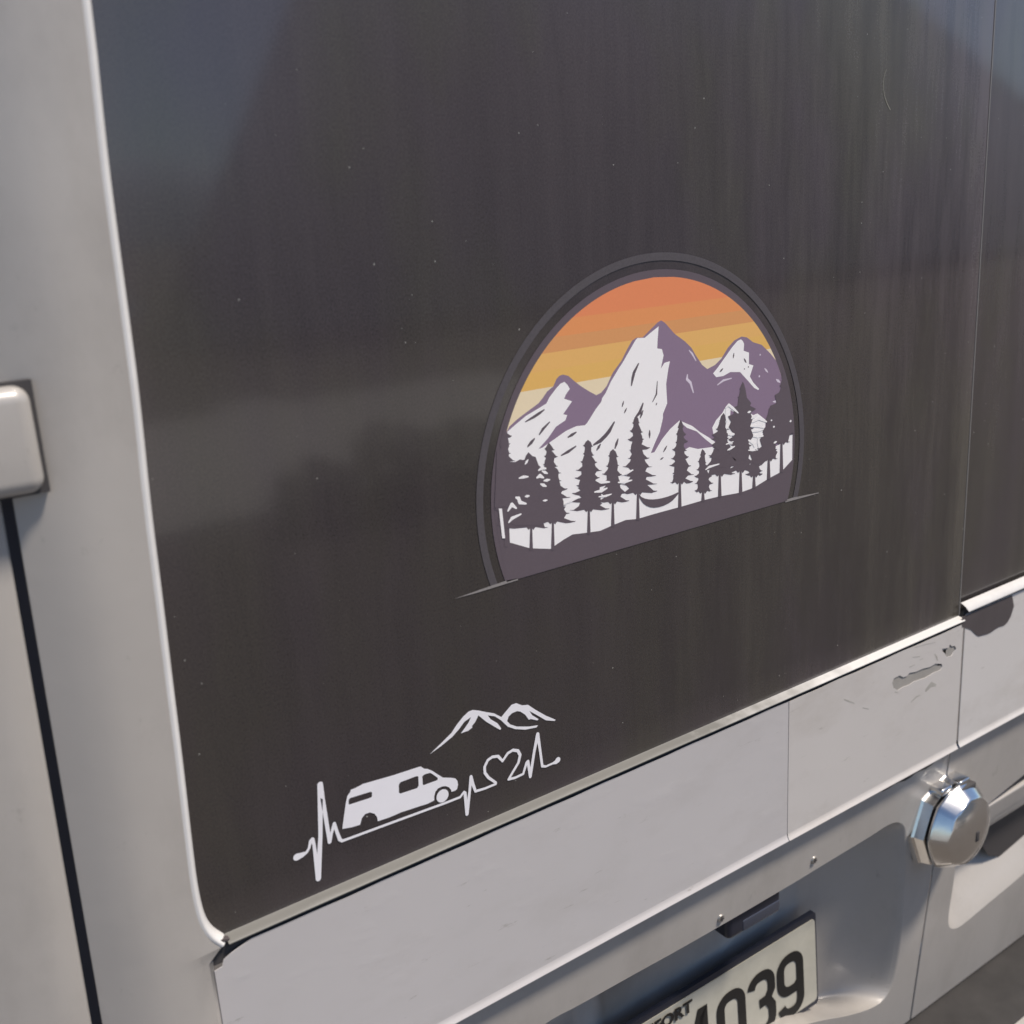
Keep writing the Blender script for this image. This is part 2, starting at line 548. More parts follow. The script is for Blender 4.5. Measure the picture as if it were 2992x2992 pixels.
for i, (x, z) in enumerate(path):
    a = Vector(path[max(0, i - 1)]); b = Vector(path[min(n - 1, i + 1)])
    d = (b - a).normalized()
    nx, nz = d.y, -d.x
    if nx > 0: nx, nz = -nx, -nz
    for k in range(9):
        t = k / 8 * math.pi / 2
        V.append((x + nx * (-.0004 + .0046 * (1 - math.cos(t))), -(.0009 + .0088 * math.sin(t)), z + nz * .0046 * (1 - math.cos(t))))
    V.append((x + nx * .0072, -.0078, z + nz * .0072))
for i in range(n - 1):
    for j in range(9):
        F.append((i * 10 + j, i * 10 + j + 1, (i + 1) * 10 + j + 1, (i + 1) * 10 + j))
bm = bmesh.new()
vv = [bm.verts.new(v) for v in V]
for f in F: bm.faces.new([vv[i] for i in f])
from_bm('lip_highlight_bead', bm, M_lip_highlight, door, smooth=True)

# --- body side beyond the shut line
V, F = [], []
for i in range(26):
    z = 1.95 - i * .05
    gx = XG + .0014 + (z - 1.22) * .022
    row = [(gx, .03), (gx, .004), (gx - .0006, .0015), (gx - .0025, .0), (gx - .02, -.001), (gx - .06, .004), (gx - .12, .03), (gx - .16, .09), (gx - .18, .3)]
    for x, y in row: V.append((x, y, z))
k = len(row)
for i in range(25):
    for j in range(k - 1):
        F.append((i * k + j, i * k + j + 1, (i + 1) * k + j + 1, (i + 1) * k + j))
mesh('body_side', V, F, M_paint, van, smooth=True)
V = []
for z in (1.95, .7):
    gx = XG + .004 + (z - 1.22) * .022
    V += [(gx - .02, .014, z), (gx + .03, .014, z)]
mesh('shut_line', V, [(0, 1, 3, 2)], mat('shut_line_rubber', (.10, .093, .105), .7, noise=(20, .4, (1, 1, .2))), van)

# --- hinge
def rbox(name, lo, hi, bev, mat_, parent, seg=4, **k):
    bm = bmesh.new()
    bmesh.ops.create_cube(bm, size=1)
    for v in bm.verts:
        v.co = Vector((lo[i] + (v.co[i] + .5) * (hi[i] - lo[i]) for i in range(3)))
    bmesh.ops.bevel(bm, geom=list(bm.edges), offset=bev, segments=seg, profile=.5, affect='EDGES')
    return from_bm(name, bm, mat_, parent, smooth=True, **k)
h_tr = on_y(88, 1190, -.014); h_br = on_y(122, 1428, -.014)
hinge = rbox('hinge', (h_tr.x - .075, -.021, h_br.z - .0015), ((h_tr.x + h_br.x) / 2 + .0015, .006, on_y(60, 1124, -.014).z), .0085, M_paint, van, seg=6,
             label='rounded painted door hinge cover')
r_t = on_y(72, 1105, -.0035); r_b = on_y(138, 1428, -.0035)
sheet('hinge_recess', [[(r_t.x - .08, r_t.z), (r_t.x + .0015, r_t.z), (r_b.x, r_b.z), (r_b.x - .08, r_b.z)]], -.0122, M_gap, hinge, th=.006)

# --- glass of the left door
gz0 = on_y(1200, 2494, 0).z
outline = [(lp[0][0] - .004, 1.95)] + [(x - .004, z - .001) for x, z in path[1:-4]] + [(path[-1][0], gz0 - .008), (X_SEAM, gz0 - .008), (X_SEAM, 1.95)]
glass = sheet('window_glass', [outline], 0.0, M_glass, door, th=.004)

# --- bright moulding under the glass (faces up and outwards), dark groove below it
def strip(name, xs, prof_fn, mat_, parent, **k):
    V, F = [], []
    for x in xs:
        pr = prof_fn(x)
        for y, z in pr: V.append((x, y, z))
    m = len(pr)
    for i in range(len(xs) - 1):
        for j in range(m - 1):
            F.append((i * m + j, i * m + j + 1, (i + 1) * m + j + 1, (i + 1) * m + j))
    bm = bmesh.new()
    for v in V: bm.verts.new(v)
    bm.verts.ensure_lookup_table()
    for f in F: bm.faces.new([bm.verts[q] for q in f])
    return from_bm(name, bm, mat_, parent, smooth=True, **k)
def lin(a, b, n): return [a + (b - a) * i / (n - 1) for i in range(n)]
zl0, zl1 = gz0, Z_VT + .0020
def ledge_prof(x):
    wob = .0006 * math.sin(x * 61) + .0004 * math.sin(x * 143 + 1)
    H_ = zl0 - zl1
    return [(.0, zl0 + .0004), (-.0012, zl0 - .08 * H_), (-.0036, zl0 - .30 * H_ + wob * .2), (-.0058, zl0 - .58 * H_ + wob * .2), (-.0074, zl0 - .84 * H_), (-.0080, zl1), (-.0076, zl1 - .0006), (-.0045, zl1 - .0010)]
strip('window_moulding', lin(path[-1][0] + .001, X_SEAM - .001, 120), ledge_prof, M_ledge, door, label='moulding under the glass, grimy at the left and bright at the right')
sheet('moulding_groove', [[(xe0, zl1 + .001), (X_SEAM - .0005, zl1 + .001), (X_SEAM - .0005, Z_VT - .012), (xe0 + .0005, Z_VT - .012)]], -.0035, M_gap, door, th=.0005)
# dark peeled corner at the left end
pc = SRC([(606, 2757), (622, 2750), (648, 2747), (672, 2743), (668, 2749), (642, 2757), (636, 2763), (630, 2774), (632, 2784), (612, 2784), (609, 2765)], -.0088)
sheet('peeled_corner', [pc], -.0088, M_torn, door, th=.0045)

# --- white vinyl panels
def vinyl(name, x0, x1, holes, y, parent, label=None, vm=None, clip_corner=False, slant0=0, zt=None):
    zt = Z_VT if zt is None else zt
    zb = ZS + .007
    V, F = [], []
    N = 40
    topl = []
    for i in range(N + 1):
        x = x0 + (x1 - x0) * i / N
        topl.append((x, zt - .0026 + .0005 * math.sin(x * 97) * math.sin(x * 31)))
    if clip_corner:
        topl = [(x0 + .0, zt - .014), (x0 + .0055, zt - .013), (x0 + .007, zt - .0085), (x0 + .013, zt - .006)] + [p for p in topl if p[0] > x0 + .018]
    bot = [(x1, zb), (x0, zb)]
    plate_vf([topl + bot] + holes, y, .0006, V, F)
    # rolled bottom edge
    k = len(V)
    rp = [(y, zb), (y - .0003, zb - .0018), (y - .0012, zb - .0040), (y - .0024, zb - .0056), (y - .0028, zb - .0064), (y - .0022, zb - .0070), (y + .005, zb - .0066)]
    for x in lin(x0, x1, N + 1):
        for a, b in rp: V.append((x, a, b))
    m = len(rp)
    for i in range(N):
        for j in range(m - 1):
            F.append((k + i * m + j, k + (i + 1) * m + j, k + (i + 1) * m + j + 1, k + i * m + j + 1)[::-1])
    bm = bmesh.new()
    vs = [bm.verts.new(v) for v in V]
    for f in F:
        try: bm.faces.new([vs[q] for q in f])
        except ValueError: pass
    o = from_bm(name, bm, vm or M_vinyl, parent, label=label)
    for p in o.data.polygons:
        p.use_smooth = abs(p.normal.z) > .02 and abs(p.normal.z) < .98
    return o
Z8 = frame(2300, 1600, 692 / 1910)
tear = Z8([(845, 1090), (860, 1055), (905, 1030), (935, 1045), (965, 1035), (985, 1010), (1040, 1000), (1095, 975), (1150, 962), (1195, 935), (1245, 938),
           (1250, 955), (1235, 985), (1180, 1010), (1110, 1050), (1020, 1080), (985, 1105), (930, 1125), (890, 1150), (855, 1130)], YV)
tear2 = Z8([(1248, 815), (1300, 808), (1310, 780), (1325, 795), (1350, 792), (1362, 815), (1335, 850), (1322, 875), (1285, 882), (1268, 850), (1250, 835)], YV)
XV = on_y(2303, 2250, YV).x
vinyl('vinyl_panel', xe0 + .0005, XV - .0006, [], YV, door, 'long wrinkled white vinyl panel under the glass', clip_corner=True)
vinyl('vinyl_panel', XV, X_SEAM - .0015, [tear, tear2], YV - .0003, door, 'scuffed white vinyl panel beside the door seam', vm=M_vinyl2)
for tr_ in (tear, tear2):
    xa, xb = min(p[0] for p in tr_) - .005, min(max(p[0] for p in tr_) + .006, X_SEAM - .0018)
    za, zb3 = min(p[1] for p in tr_) - .005, max(p[1] for p in tr_) + .005
    sheet('bare_patch', [[(xa, za), (xb, za), (xb, zb3), (xa, zb3)]], YV + .0006, M_bare, door, th=.0003)
for pth, wd in (([(1120, 1150), (1160, 1105), (1195, 1110)], .006), ([(1000, 1245), (1040, 1205), (1070, 1190)], .002), ([(1190, 860), (1205, 885), (1212, 910)], .0022),
                ([(1030, 805), (1120, 780), (1195, 765)], .0007), ([(1015, 885), (1070, 878)], .0014), ([(985, 965), (1030, 945)], .0012), ([(460, 1225), (500, 1240), (540, 1255)], .0016),
                ([(610, 1292), (655, 1302)], .0014), ([(1070, 905), (1095, 895)], .001), ([(800, 870), (830, 865)], .001), ([(870, 1165), (892, 1170)], .0015)):
    p_ = Z8(pth, YV - .0003)
    V, F = [], []
    stroke_vf(p_, [wd * .6] + [wd] * (len(p_) - 2) + [wd * .5], YV - .0004, V, F)
    mesh('scuff_mark', V, F, M_scuff, door)
# dark ragged strip along the joint below the vinyl
strip('joint', lin(xe0 + .001, X_SEAM - .001, 90), lambda x: [(YV + .005, ZS + .004), (-.0012, ZS - .0012), (-.0010, ZS - .0066 - .0036 * max(0, math.sin(x * 7 + 1.2)) * abs(math.sin(x * 23) + .4 * math.sin(x * 171 + 1))), (.006, ZS - .012)], M_gap, door)

# --- lower door skin with the number plate recess
def ps(pts):
    r = []
    for a, b in pts:
        p = on_skin(a, b); r.append((p.x, p.z))
    return r
right_half = ps([(2300, 2592), (2430, 2512), (2550, 2440), (2590, 2412), (2622, 2400), (2640, 2408), (2648, 2432), (2648, 2500), (2644, 2580), (2638, 2680),
                 (2632, 2760), (2618, 2840), (2602, 2895), (2575, 2930), (2535, 2952), (2470, 2970), (2400, 2981), (2330, 3000)])
CX = 0.64
zb_rec = right_half[-1][1]
left_half = [(2 * CX - x, z) for x, z in right_half[::-1] if x > CX + .05]
zt_rec = right_half[0][1]
rec = [(x, z) for x, z in right_half] + left_half
rec = smooth_loop(rec, 2)
zmid = (zt_rec + zb_rec) / 2
ZLOW = on_skin(2660, 2975).z - .002
def skin_panel(name, x0, x1, z0, z1, hole, label=None, parent=None):
    V, F = [], []
    outer = [(x, z1) for x in lin(x0, x1, 30)] + [(x1, z) for z in lin(z1, z0, 12)[1:-1]] + [(x, z0) for x in lin(x1, x0, 30)] + [(x0, z) for z in lin(z0, z1, 12)[1:-1]]
    plate_vf([outer, hole], 0, .0012, V, F, yf=lambda x, z: skin_y(z))
    return V, F
def bowl(V, F, hole, depths, scale_to, cx, cz, shift=(0, 0)):
    """nested loops that sink from the rim of a pressing to its floor"""
    n = len(hole)
    k = len(V)
    for t, dep in depths:
        for x, z in hole:
            sx = 1 + (scale_to[0] - 1) * t
            sz = 1 + (scale_to[1] - 1) * t
            X = cx + (x - cx) * sx + shift[0] * t
            Zz = cz + (z - cz) * sz + shift[1] * t
            V.append((X, skin_y(Zz) + dep, Zz))
    for r_ in range(len(depths) - 1):
        for i in range(n):
            j = (i + 1) % n
            F.append((k + r_ * n + i, k + r_ * n + j, k + (r_ + 1) * n + j, k + (r_ + 1) * n + i))
    F.append(tuple(k + (len(depths) - 1) * n + i for i in range(n)))
V, F = skin_panel('x', xe0 - .02, X_SEAM - .0013, ZLOW, ZS - .001, rec)
bowl(V, F, rec, [(0, 0), (.02, .0008), (.06, .004), (.12, .011), (.22, .026), (.38, .039), (.58, .050), (.8, .0575), (1, .060)], (.62, .975), CX, zmid, shift=(0, 0))
bm = bmesh.new()
vs = [bm.verts.new(v) for v in V]
for f in F:
    try: bm.faces.new([vs[q] for q in f])
    except ValueError: pass
bmesh.ops.remove_doubles(bm, verts=bm.verts, dist=1e-6)
bmesh.ops.recalc_face_normals(bm, faces=bm.faces)
lower = from_bm('lower_panel', bm, M_paint, door, label='lower door pressing with the number plate recess')
for p in lower.data.polygons:
    c = p.center
    p.use_smooth = c.y > skin_y(c.z) + .0035

# screws by the top edge of the recess, number plate lamp
for px, py in ((2105, 2682), (2377, 2512)):
    c = on_skin(px, py)
    bm = bmesh.new()
    bmesh.ops.create_cone(bm, cap_ends=True, segments=14, radius1=.0042, radius2=.0034, depth=.002, matrix=Matrix.Translation(c + Vector((0, -.0008, 0))) @ Matrix.Rotation(R(90), 4, 'X'))
    s = from_bm('screw', bm, M_screw, lower)
    V = [(c.x - .0006, c.y - .0023, c.z - .0026), (c.x + .0006, c.y - .0023, c.z - .0026), (c.x + .0006, c.y - .0023, c.z + .0026), (c.x - .0006, c.y - .0023, c.z + .0026)]
    V += [(c.x - .0026, c.y - .0025, c.z - .0006), (c.x + .0026, c.y - .0025, c.z - .0006), (c.x + .0026, c.y - .0025, c.z + .0006), (c.x - .0026, c.y - .0025, c.z + .0006)]
    # (slot marks are part of the screw head)
    me = s.data
    bm = bmesh.new(); bm.from_mesh(me)
    vv = [bm.verts.new(v) for v in V]
    f1 = bm.faces.new(vv[:4]); f2 = bm.faces.new(vv[4:])
    f1.material_index = 1; f2.material_index = 1
    bm.to_mesh(me); bm.free()
    me.materials.append(M_gap)
a = on_y(2122, 2702, .012); b = on_y(2290, 2620, .012)
lamp = rbox('plate_lamp', (a.x + .003, .012, a.z - .022), (b.x - .003, .050, zt_rec + .004), .006, M_plastic, van, label='blue-black number plate lamp housing')
rbox('lamp_lens', (a.x + .022, .0112, a.z - .019), (b.x - .006, .042, a.z - .006), .002, mat('lamp_lens', (.05, .055, .075), .2), lamp)

# --- number plate
pt = on_y(2379, 2684, .052); pb = on_y(2389, 2918, .046)
PW = .36
PH = pt.z - pb.z
pxr = (pt.x + pb.x) / 2
def plate_y(z): return .052 - .006 * (pt.z - z) / PH
def plate_pt(u, v, off=0):     # u metres from the right edge (leftwards), v metres up from the lower edge
    z = pb.z + v
    return (pxr - u, plate_y(z) + off, z)
def plate_sheet(name, loops, off, mat_, parent, th=.001, **k):
    V, F = [], []
    plate_vf([[(pxr - u, pb.z + v) for u, v in l][::1] for l in loops], 0, th, V, F, yf=lambda x, z: plate_y(z) + off)
    return mesh(name, V, F, mat_, parent, **k)
def rr(u0, u1, v0, v1, r, n=4):
    o = []
    for cu, cv, a0 in ((u1 - r, v1 - r, 0), (u0 + r, v1 - r, 90), (u0 + r, v0 + r, 180), (u1 - r, v0 + r, 270)):
        for i in range(n + 1):
            t = R(a0 + 90 * i / n)
            o.append((cu + r * math.cos(t), cv + r * math.sin(t)))
    return o
plate = plate_sheet('number_plate', [rr(0, PW, 0, PH, .005)], 0, M_plate, van, label='cream number plate with black digits ending 039')
plate_sheet('plate_frame', [rr(-.0035, PW + .0035, -.007, PH + .0065, .004)], .0015, M_plastic, plate, th=.005)
def glyph(ch, u_r, v0, h, wd, sw):
    """digits in the tall rounded lettering of the plate"""
    x0, x1 = sw / 2, wd - sw / 2
    y0, y1 = sw / 2, h - sw / 2
    r = wd * .31
    def arc(cx, cy, a0, a1, n=6): return [(cx + r * math.cos(R(a0 + (a1 - a0) * i / n)), cy + r * math.sin(R(a0 + (a1 - a0) * i / n))) for i in range(n + 1)]
    P = []
    if ch == '0':
        P.append(arc(x1 - r, y1 - r, 0, 90) + arc(x0 + r, y1 - r, 90, 180) + arc(x0 + r, y0 + r, 180, 270) + arc(x1 - r, y0 + r, 270, 360) + [(x1, y1 - r)])
    if ch == '9':
        mid = h * .42
        P.append([(x1, mid + r * .4)] + arc(x1 - r, y1 - r, 0, 90) + arc(x0 + r, y1 - r, 90, 180) + arc(x0 + r, mid + r, 180, 270) + [(x1 - r * .6, mid), (x1, mid + r * .5)])
        P.append([(x1, h * .62), (x1, y0 + r)] + arc(x1 - r, y0 + r, 360, 270) + arc(x0 + r, y0 + r, 270, 190))
    if ch == '3':
        mid = h * .51
        P.append(arc(x0 + r, y1 - r, 170, 90) + arc(x1 - r, y1 - r, 90, 0) + [(x1, mid + r * .8), (x1 - r * .5, mid + .001), (x0 + wd * .28, mid)])
        P.append([(x1 - r * .5, mid), (x1, mid - r * .8), (x1, y0 + r)] + arc(x1 - r, y0 + r, 360, 270) + arc(x0 + r, y0 + r, 270, 190))
    if ch == '4':
        P.append([(x1 - wd * .22, y0 - sw / 2), (x1 - wd * .22, y1 + sw * .2), (x1 - wd * .30, y1 + sw * .2), (x0, h * .30), (x1 + sw * .3, h * .30)])
    V, F = [], []
    for q, p in enumerate(P):
        c = [p[0]]
        for b_ in p[1:]:
            if math.hypot(b_[0] - c[-1][0], b_[1] - c[-1][1]) > 3e-4: c.append(b_)
        closed = math.hypot(c[0][0] - c[-1][0], c[0][1] - c[-1][1]) < 1e-3
        if closed: c = c[:-1]
        n_ = len(c); k0 = len(V)
        for i in range(n_):
            a = Vector(c[(i - 1) % n_] if closed or i else c[0]); m_ = Vector(c[i]); b_ = Vector(c[(i + 1) % n_] if closed or i < n_ - 1 else c[-1])
            d1 = (m_ - a).normalized() if (m_ - a).length > 1e-7 else (b_ - m_).normalized()
            d2 = (b_ - m_).normalized() if (b_ - m_).length > 1e-7 else d1
            t_ = (d1 + d2).normalized()
            nn = Vector((-t_.y, t_.x))
            w_ = sw / 2 / max(.45, nn.dot(Vector((-d1.y, d1.x))))
            for s_ in (1, -1):
                V.append((pxr - u_r - wd + m_.x + nn.x * w_ * s_, -1e-4 * q, pb.z + v0 + m_.y + nn.y * w_ * s_))
        for i in range(n_ if closed else n_ - 1):
            j = (i + 1) % n_
            F.append((k0 + 2 * i, k0 + 2 * i + 1, k0 + 2 * j + 1, k0 + 2 * j))
    return [(x, plate_y(z) - .0007 + y * 1, z) for x, y, z in V], F
H9, W9, SW = PH * .765, .0425, .0115
u = .0215
for ch in '9304':
    V, F = glyph(ch, u, PH * .012, H9, W9, SW)
    mesh('digit', V, F, M_ink, plate)
    u += .0455
# small lettering along the top edge
def text_mesh(name, body, size, place, mat_, parent, extr=.0002):
    cu = bpy.data.curves.new('tmp', 'FONT')
    cu.body = body
    cu.size = size
    cu.resolution_u = 3
    cu.offset = .0007
    o = bpy.data.objects.new('tmp', cu)
    sc.collection.objects.link(o)
    dg = bpy.context.evaluated_depsgraph_get()
    me = bpy.data.meshes.new_from_object(o.evaluated_get(dg))
    bpy.data.objects.remove(o)
    for v in me.vertices:
        v.co = place(v.co.x, v.co.y)
    me.name = name
    return link(name, me, mat_, parent)
tw = .105
text_mesh('lettering', 'COMFORT', .0185, lambda a, b: plate_pt(PW * .80 - a * 1.12, PH * .838 + b, -.0016), M_ink, plate)

# --- lock: two faceted chrome halves over the seam
kc = on_skin(2742, 2388)
ax = Vector((0, -1, 0))
def lathe(name, prof_, seg, mat_, parent, rot=0, sm=False, sq=1.0, **k):
    V, F = [], []
    for r_, d in prof_:
        for i in range(seg):
            t = R(rot) + 2 * math.pi * i / seg
            V.append((kc.x + r_ * math.cos(t) * sq, kc.y - d, kc.z + r_ * math.sin(t)))
    for a in range(len(prof_) - 1):
        for i in range(seg):
            j = (i + 1) % seg
            F.append((a * seg + i, a * seg + j, (a + 1) * seg + j, (a + 1) * seg + i))
    F.append(tuple((len(prof_) - 1) * seg + i for i in range(seg)))
    bm = bmesh.new()
    vs = [bm.verts.new(v) for v in V]
    for f in F: bm.faces.new([vs[q] for q in f])
    return from_bm(name, bm, mat_, parent, smooth=sm, **k)
lock = lathe('door_lock', [(.0570, -.002), (.0565, .004), (.0545, .0065), (.0520, .0165), (.0455, .0175)], 8, M_chrome, van, rot=0, label='faceted chrome puck lock over the door seam')
lathe('lock_groove', [(.0470, .010), (.0470, .0205)], 8, M_gap, lock, rot=0)
bm = bmesh.new()
segs = 64
prof_ = [(.0475, .0190), (.0508, .0205), (.0506, .0228), (.0495, .0245), (.0400, .0372), (.0390, .0383), (.0375, .0388), (.0355, .0396), (.0300, .0424), (.0210, .0450), (.0120, .0464), (.0050, .0470)]
rings = []
for q, (r_, d) in enumerate(prof_):
    ring_ = []
    blend = max(0, min(1, (q - 4) / 2))
    for i in range(segs):
        t = 2 * math.pi * i / segs
        # octagon that rounds off towards the face
        tt = t % R(45) - R(22.5)
        ro = r_ * math.cos(R(22.5)) / math.cos(tt) * 1.02
        side_ = max(.45, min(1, .55 + 1.6 * math.cos(t)))
        bl_ = max(blend, side_)
        rad = ro * (1 - bl_) + r_ * 1.01 * bl_
        ring_.append(bm.verts.new((kc.x + rad * math.cos(t), kc.y - d, kc.z + rad * math.sin(t))))
    rings.append(ring_)
for a_, b_ in zip(rings, rings[1:]):
    for i in range(segs):
        j = (i + 1) % segs
        bm.faces.new((a_[i], a_[j], b_[j], b_[i]))
bm.faces.new(rings[-1])
cap = from_bm('lock_cap', bm, M_chrome, lock)
for p in cap.data.polygons:
    c = p.center
    p.use_smooth = (kc.y - c.y) > .0212
kp = on_y(2855, 2443, kc.y - .0465)
kx, kz = kp.x, kp.z
rbox('keyhole', (kx - .0032, kc.y - .0478, kz - .0065), (kx + .0032, kc.y - .039, kz + .0065), .0012, M_gap, lock, seg=2)
# hasp tabs and opening at the top of the puck
rbox('hasp_tab', (kc.x + .000, kc.y - .024, kc.z + .047), (kc.x + .019, kc.y - .001, kc.z + .0545), .0018, M_chrome, lock, seg=2)
rbox('hasp_slot', (kc.x - .002, kc.y - .0285, kc.z + .0405), (kc.x + .024, kc.y - .010, kc.z + .0485), .0015, M_gap, lock, seg=2)
rbox('hasp_tab', (kc.x - .026, kc.y - .020, kc.z + .043), (kc.x - .006, kc.y - .001, kc.z + .0525), .003, M_chrome, lock, seg=3)

# --- right door
YR = .0035
XR1 = 1.75
rdoor_z1 = on_y(2900, 2090, 0).z
pocket = ps([(2846, 2382), (2992, 2263), (3150, 2130), (3330, 1980), (3480, 1900), (3560, 1930), (3540, 2030), (3400, 2170), (3150, 2405), (2992, 2552), (2880, 2644),
             (2812, 2702), (2790, 2714), (2774, 2712), (2769, 2694), (2774, 2647), (2785, 2583), (2793, 2512), (2810, 2440)])
pocket = smooth_loop(pocket, 2)
V, F = [], []
x0r = X_SEAM + .0013
outer = [(x, ZS - .001) for x in lin(x0r, XR1, 24)] + [(XR1, z) for z in lin(ZS - .001, ZLOW, 10)[1:-1]] + [(x, ZLOW) for x in lin(XR1, x0r, 24)] + [(x0r, z) for z in lin(ZLOW, ZS - .001, 12)[1:-1]]
plate_vf([outer, pocket], 0, .0012, V, F, yf=lambda x, z: skin_y(z) - .0004)
pcx = sum(p[0] for p in pocket) / len(pocket); pcz = sum(p[1] for p in pocket) / len(pocket)
n = len(pocket); k = len(V)
pax = min(p[0] for p in pocket) + .06; paz = max(p[1] for p in pocket) - .012
depths = [(0, 0), (.03, .0030), (.10, .0115), (.25, .030), (.40, .043), (.6, .047), (1, .048)]
for t, dep in depths:
    for x, z in pocket:
        X = pax + (x - pax) * (1 - .70 * t)
        Zz = paz + (z - paz) * (1 - .80 * t)
        V.append((X, skin_y(z) - .0004 + dep, Zz))
for r_ in range(len(depths) - 1):
    for i in range(n):
        j = (i + 1) % n
        F.append((k + r_ * n + i, k + r_ * n + j, k + (r_ + 1) * n + j, k + (r_ + 1) * n + i))
F.append(tuple(k + (len(depths) - 1) * n + i for i in range(n)))
bm = bmesh.new()
vs = [bm.verts.new(v) for v in V]
for f in F:
    try: bm.faces.new([vs[q] for q in f])
    except ValueError: pass
bmesh.ops.remove_doubles(bm, verts=bm.verts, dist=1e-6)
rdoor = from_bm('door', bm, M_paint, van, label='right rear door with a pull handle pocket beside the chrome lock')
for p in rdoor.data.polygons:
    p.use_smooth = p.center.y > skin_y(p.center.z) + .003
# handle in the pocket
ha, hb = on_skin(2872, 2372), on_skin(3400, 1990)
zt_h = on_skin(2985, 2295).z
strip('handle', lin(ha.x + .002, hb.x, 24), lambda x: [(.045, zt_h - .004), (.020, zt_h - .0005), (.0125, zt_h - .0008), (.0112, zt_h - .002), (.0118, zt_h - .004), (.0150, zt_h - .024), (.021, zt_h - .042), (.030, zt_h - .049), (.046, zt_h - .050)],
      M_paint, rdoor, label='painted pull handle across the top of the pocket')
ztp = max(p[1] for p in pocket)
ys_ = skin_y(ztp) + .007
ha.x -= .014
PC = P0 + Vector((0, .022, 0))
shade_pts = [on_plane(a, b, PC, PN) for a, b in ((2840, 2420), (2862, 2460), (2888, 2500), (2940, 2506), (3010, 2502), (3100, 2470), (3420, 2230), (3420, 2010), (2992, 2300))]
mesh('pocket_shade', shade_pts, [tuple(range(len(shade_pts)))], M_pocket_shade, rdoor)  # dark sheet painting the shade in the pocket under the handle
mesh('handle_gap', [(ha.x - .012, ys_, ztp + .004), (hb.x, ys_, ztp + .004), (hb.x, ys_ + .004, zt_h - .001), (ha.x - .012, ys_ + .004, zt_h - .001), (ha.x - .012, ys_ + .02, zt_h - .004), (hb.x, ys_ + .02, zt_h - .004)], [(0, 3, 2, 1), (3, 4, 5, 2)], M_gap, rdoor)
# window, moulding and vinyl of the right door
sheet('window_glass', [[(X_SEAM + .0012, gz0 - .006), (XR1, gz0 - .006), (XR1, 1.95), (X_SEAM + .0012, 1.95)]], .0052, M_glass2, rdoor, th=.004)
sheet('glass_edge_light', [[(X_SEAM - .0014, gz0 + .001), (X_SEAM + .0001, gz0 + .001), (X_SEAM + .0001, 1.95), (X_SEAM - .0014, 1.95)]], -.0004, mat('lit_glass_edge', (.20, .19, .18), .5), door, th=.0045)  # lighter strip paints the light caught on the left pane's edge
dz = on_y(2992, 1700, -.006).z
zt2 = on_y(2860, 1775, YV - .001).z
def ledge2(x): return [(.0012, zt2 + .0085), (-.001, zt2 + .0078), (-.005, zt2 + .0055), (-.0085, zt2 + .002), (-.0088, zt2 + .0006), (-.006, zt2 - .0006)]
strip('window_moulding', lin(X_SEAM + .003, XR1, 30), ledge2, mat('bright_moulding', (.62, .60, .57), .4, coat=.1, noise=(40, .2, (1, 1, 1))), rdoor)
torn = Z8([(1408, 640), (1412, 530), (1500, 505), (1600, 440), (1700, 400), (1815, 345), (1814, 400), (1826, 470), (1818, 500), (1800, 555), (1775, 600), (1748, 627), (1705, 640), (1680, 655), (1640, 684), (1600, 700), (1545, 714), (1525, 706), (1500, 682), (1480, 662), (1450, 650)], YV - .0001)
torn = [(x, min(z, zt2 - .003)) for x, z in torn]
v2 = vinyl('vinyl_panel', X_SEAM + .0022, XR1, [], YV - .0001, rdoor, 'white vinyl panel of the right door with a dark torn patch', zt=zt2, vm=M_vinyl3)
sheet('torn_patch', [[(x, z) for x, z in torn]], YV - .0006, M_torn, rdoor, th=.0004, label='dark torn patch in the vinyl')
sheet('moulding_groove', [[(X_SEAM + .0022, zt2 + .003), (XR1, zt2 + .003), (XR1, zt2 - .01), (X_SEAM + .0022, zt2 - .01)]], -.0035, M_gap, rdoor, th=.0005)
strip('joint', lin(X_SEAM + .002, XR1, 40), lambda x: [(YV + .005, ZS + .004), (-.0010, ZS - .0008), (-.0008, ZS - .0062), (.006, ZS - .008)], M_gap, rdoor)
# dark seam between the doors
V = [(X_SEAM - .006, .010, 1.95), (X_SEAM + .006, .010, 1.95), (X_SEAM + .006, .010, ZS), (X_SEAM - .006, .010, ZS), (X_SEAM + .006, skin_y(ZLOW) + .008, ZLOW), (X_SEAM - .006, skin_y(ZLOW) + .008, ZLOW)]
mesh('door_seam', V, [(0, 3, 2, 1), (3, 5, 4, 2)], M_gap, van)

# --- bumper with its rubber step
zb_ = ZLOW - .001
def on_z(px, py, z):
    d = ray(px, py)
    return CAM + d * ((z - CAM.z) / d.z)
ye = on_z(2978, 2985, zb_ - .004).y
bump_ = rbox('bumper', (-.1, ye - .02, .36), (2.0, .12, zb_ - .006), .012, M_paint, van)
rbox('bumper_step', (-.08, ye + .002, zb_ - .030), (1.98, .10, zb_ - .0035), .003, M_rubber, bump_, seg=2)
# dark packing along the bottom edge of the doors
strip('door_edge', lin(.1, XR1, 30), lambda x: [(skin_y(ZLOW) + .0005, ZLOW + .0015), (skin_y(ZLOW) + .0002, ZLOW - .001), (skin_y(ZLOW) + .012, ZLOW - .003)], M_gap, van)

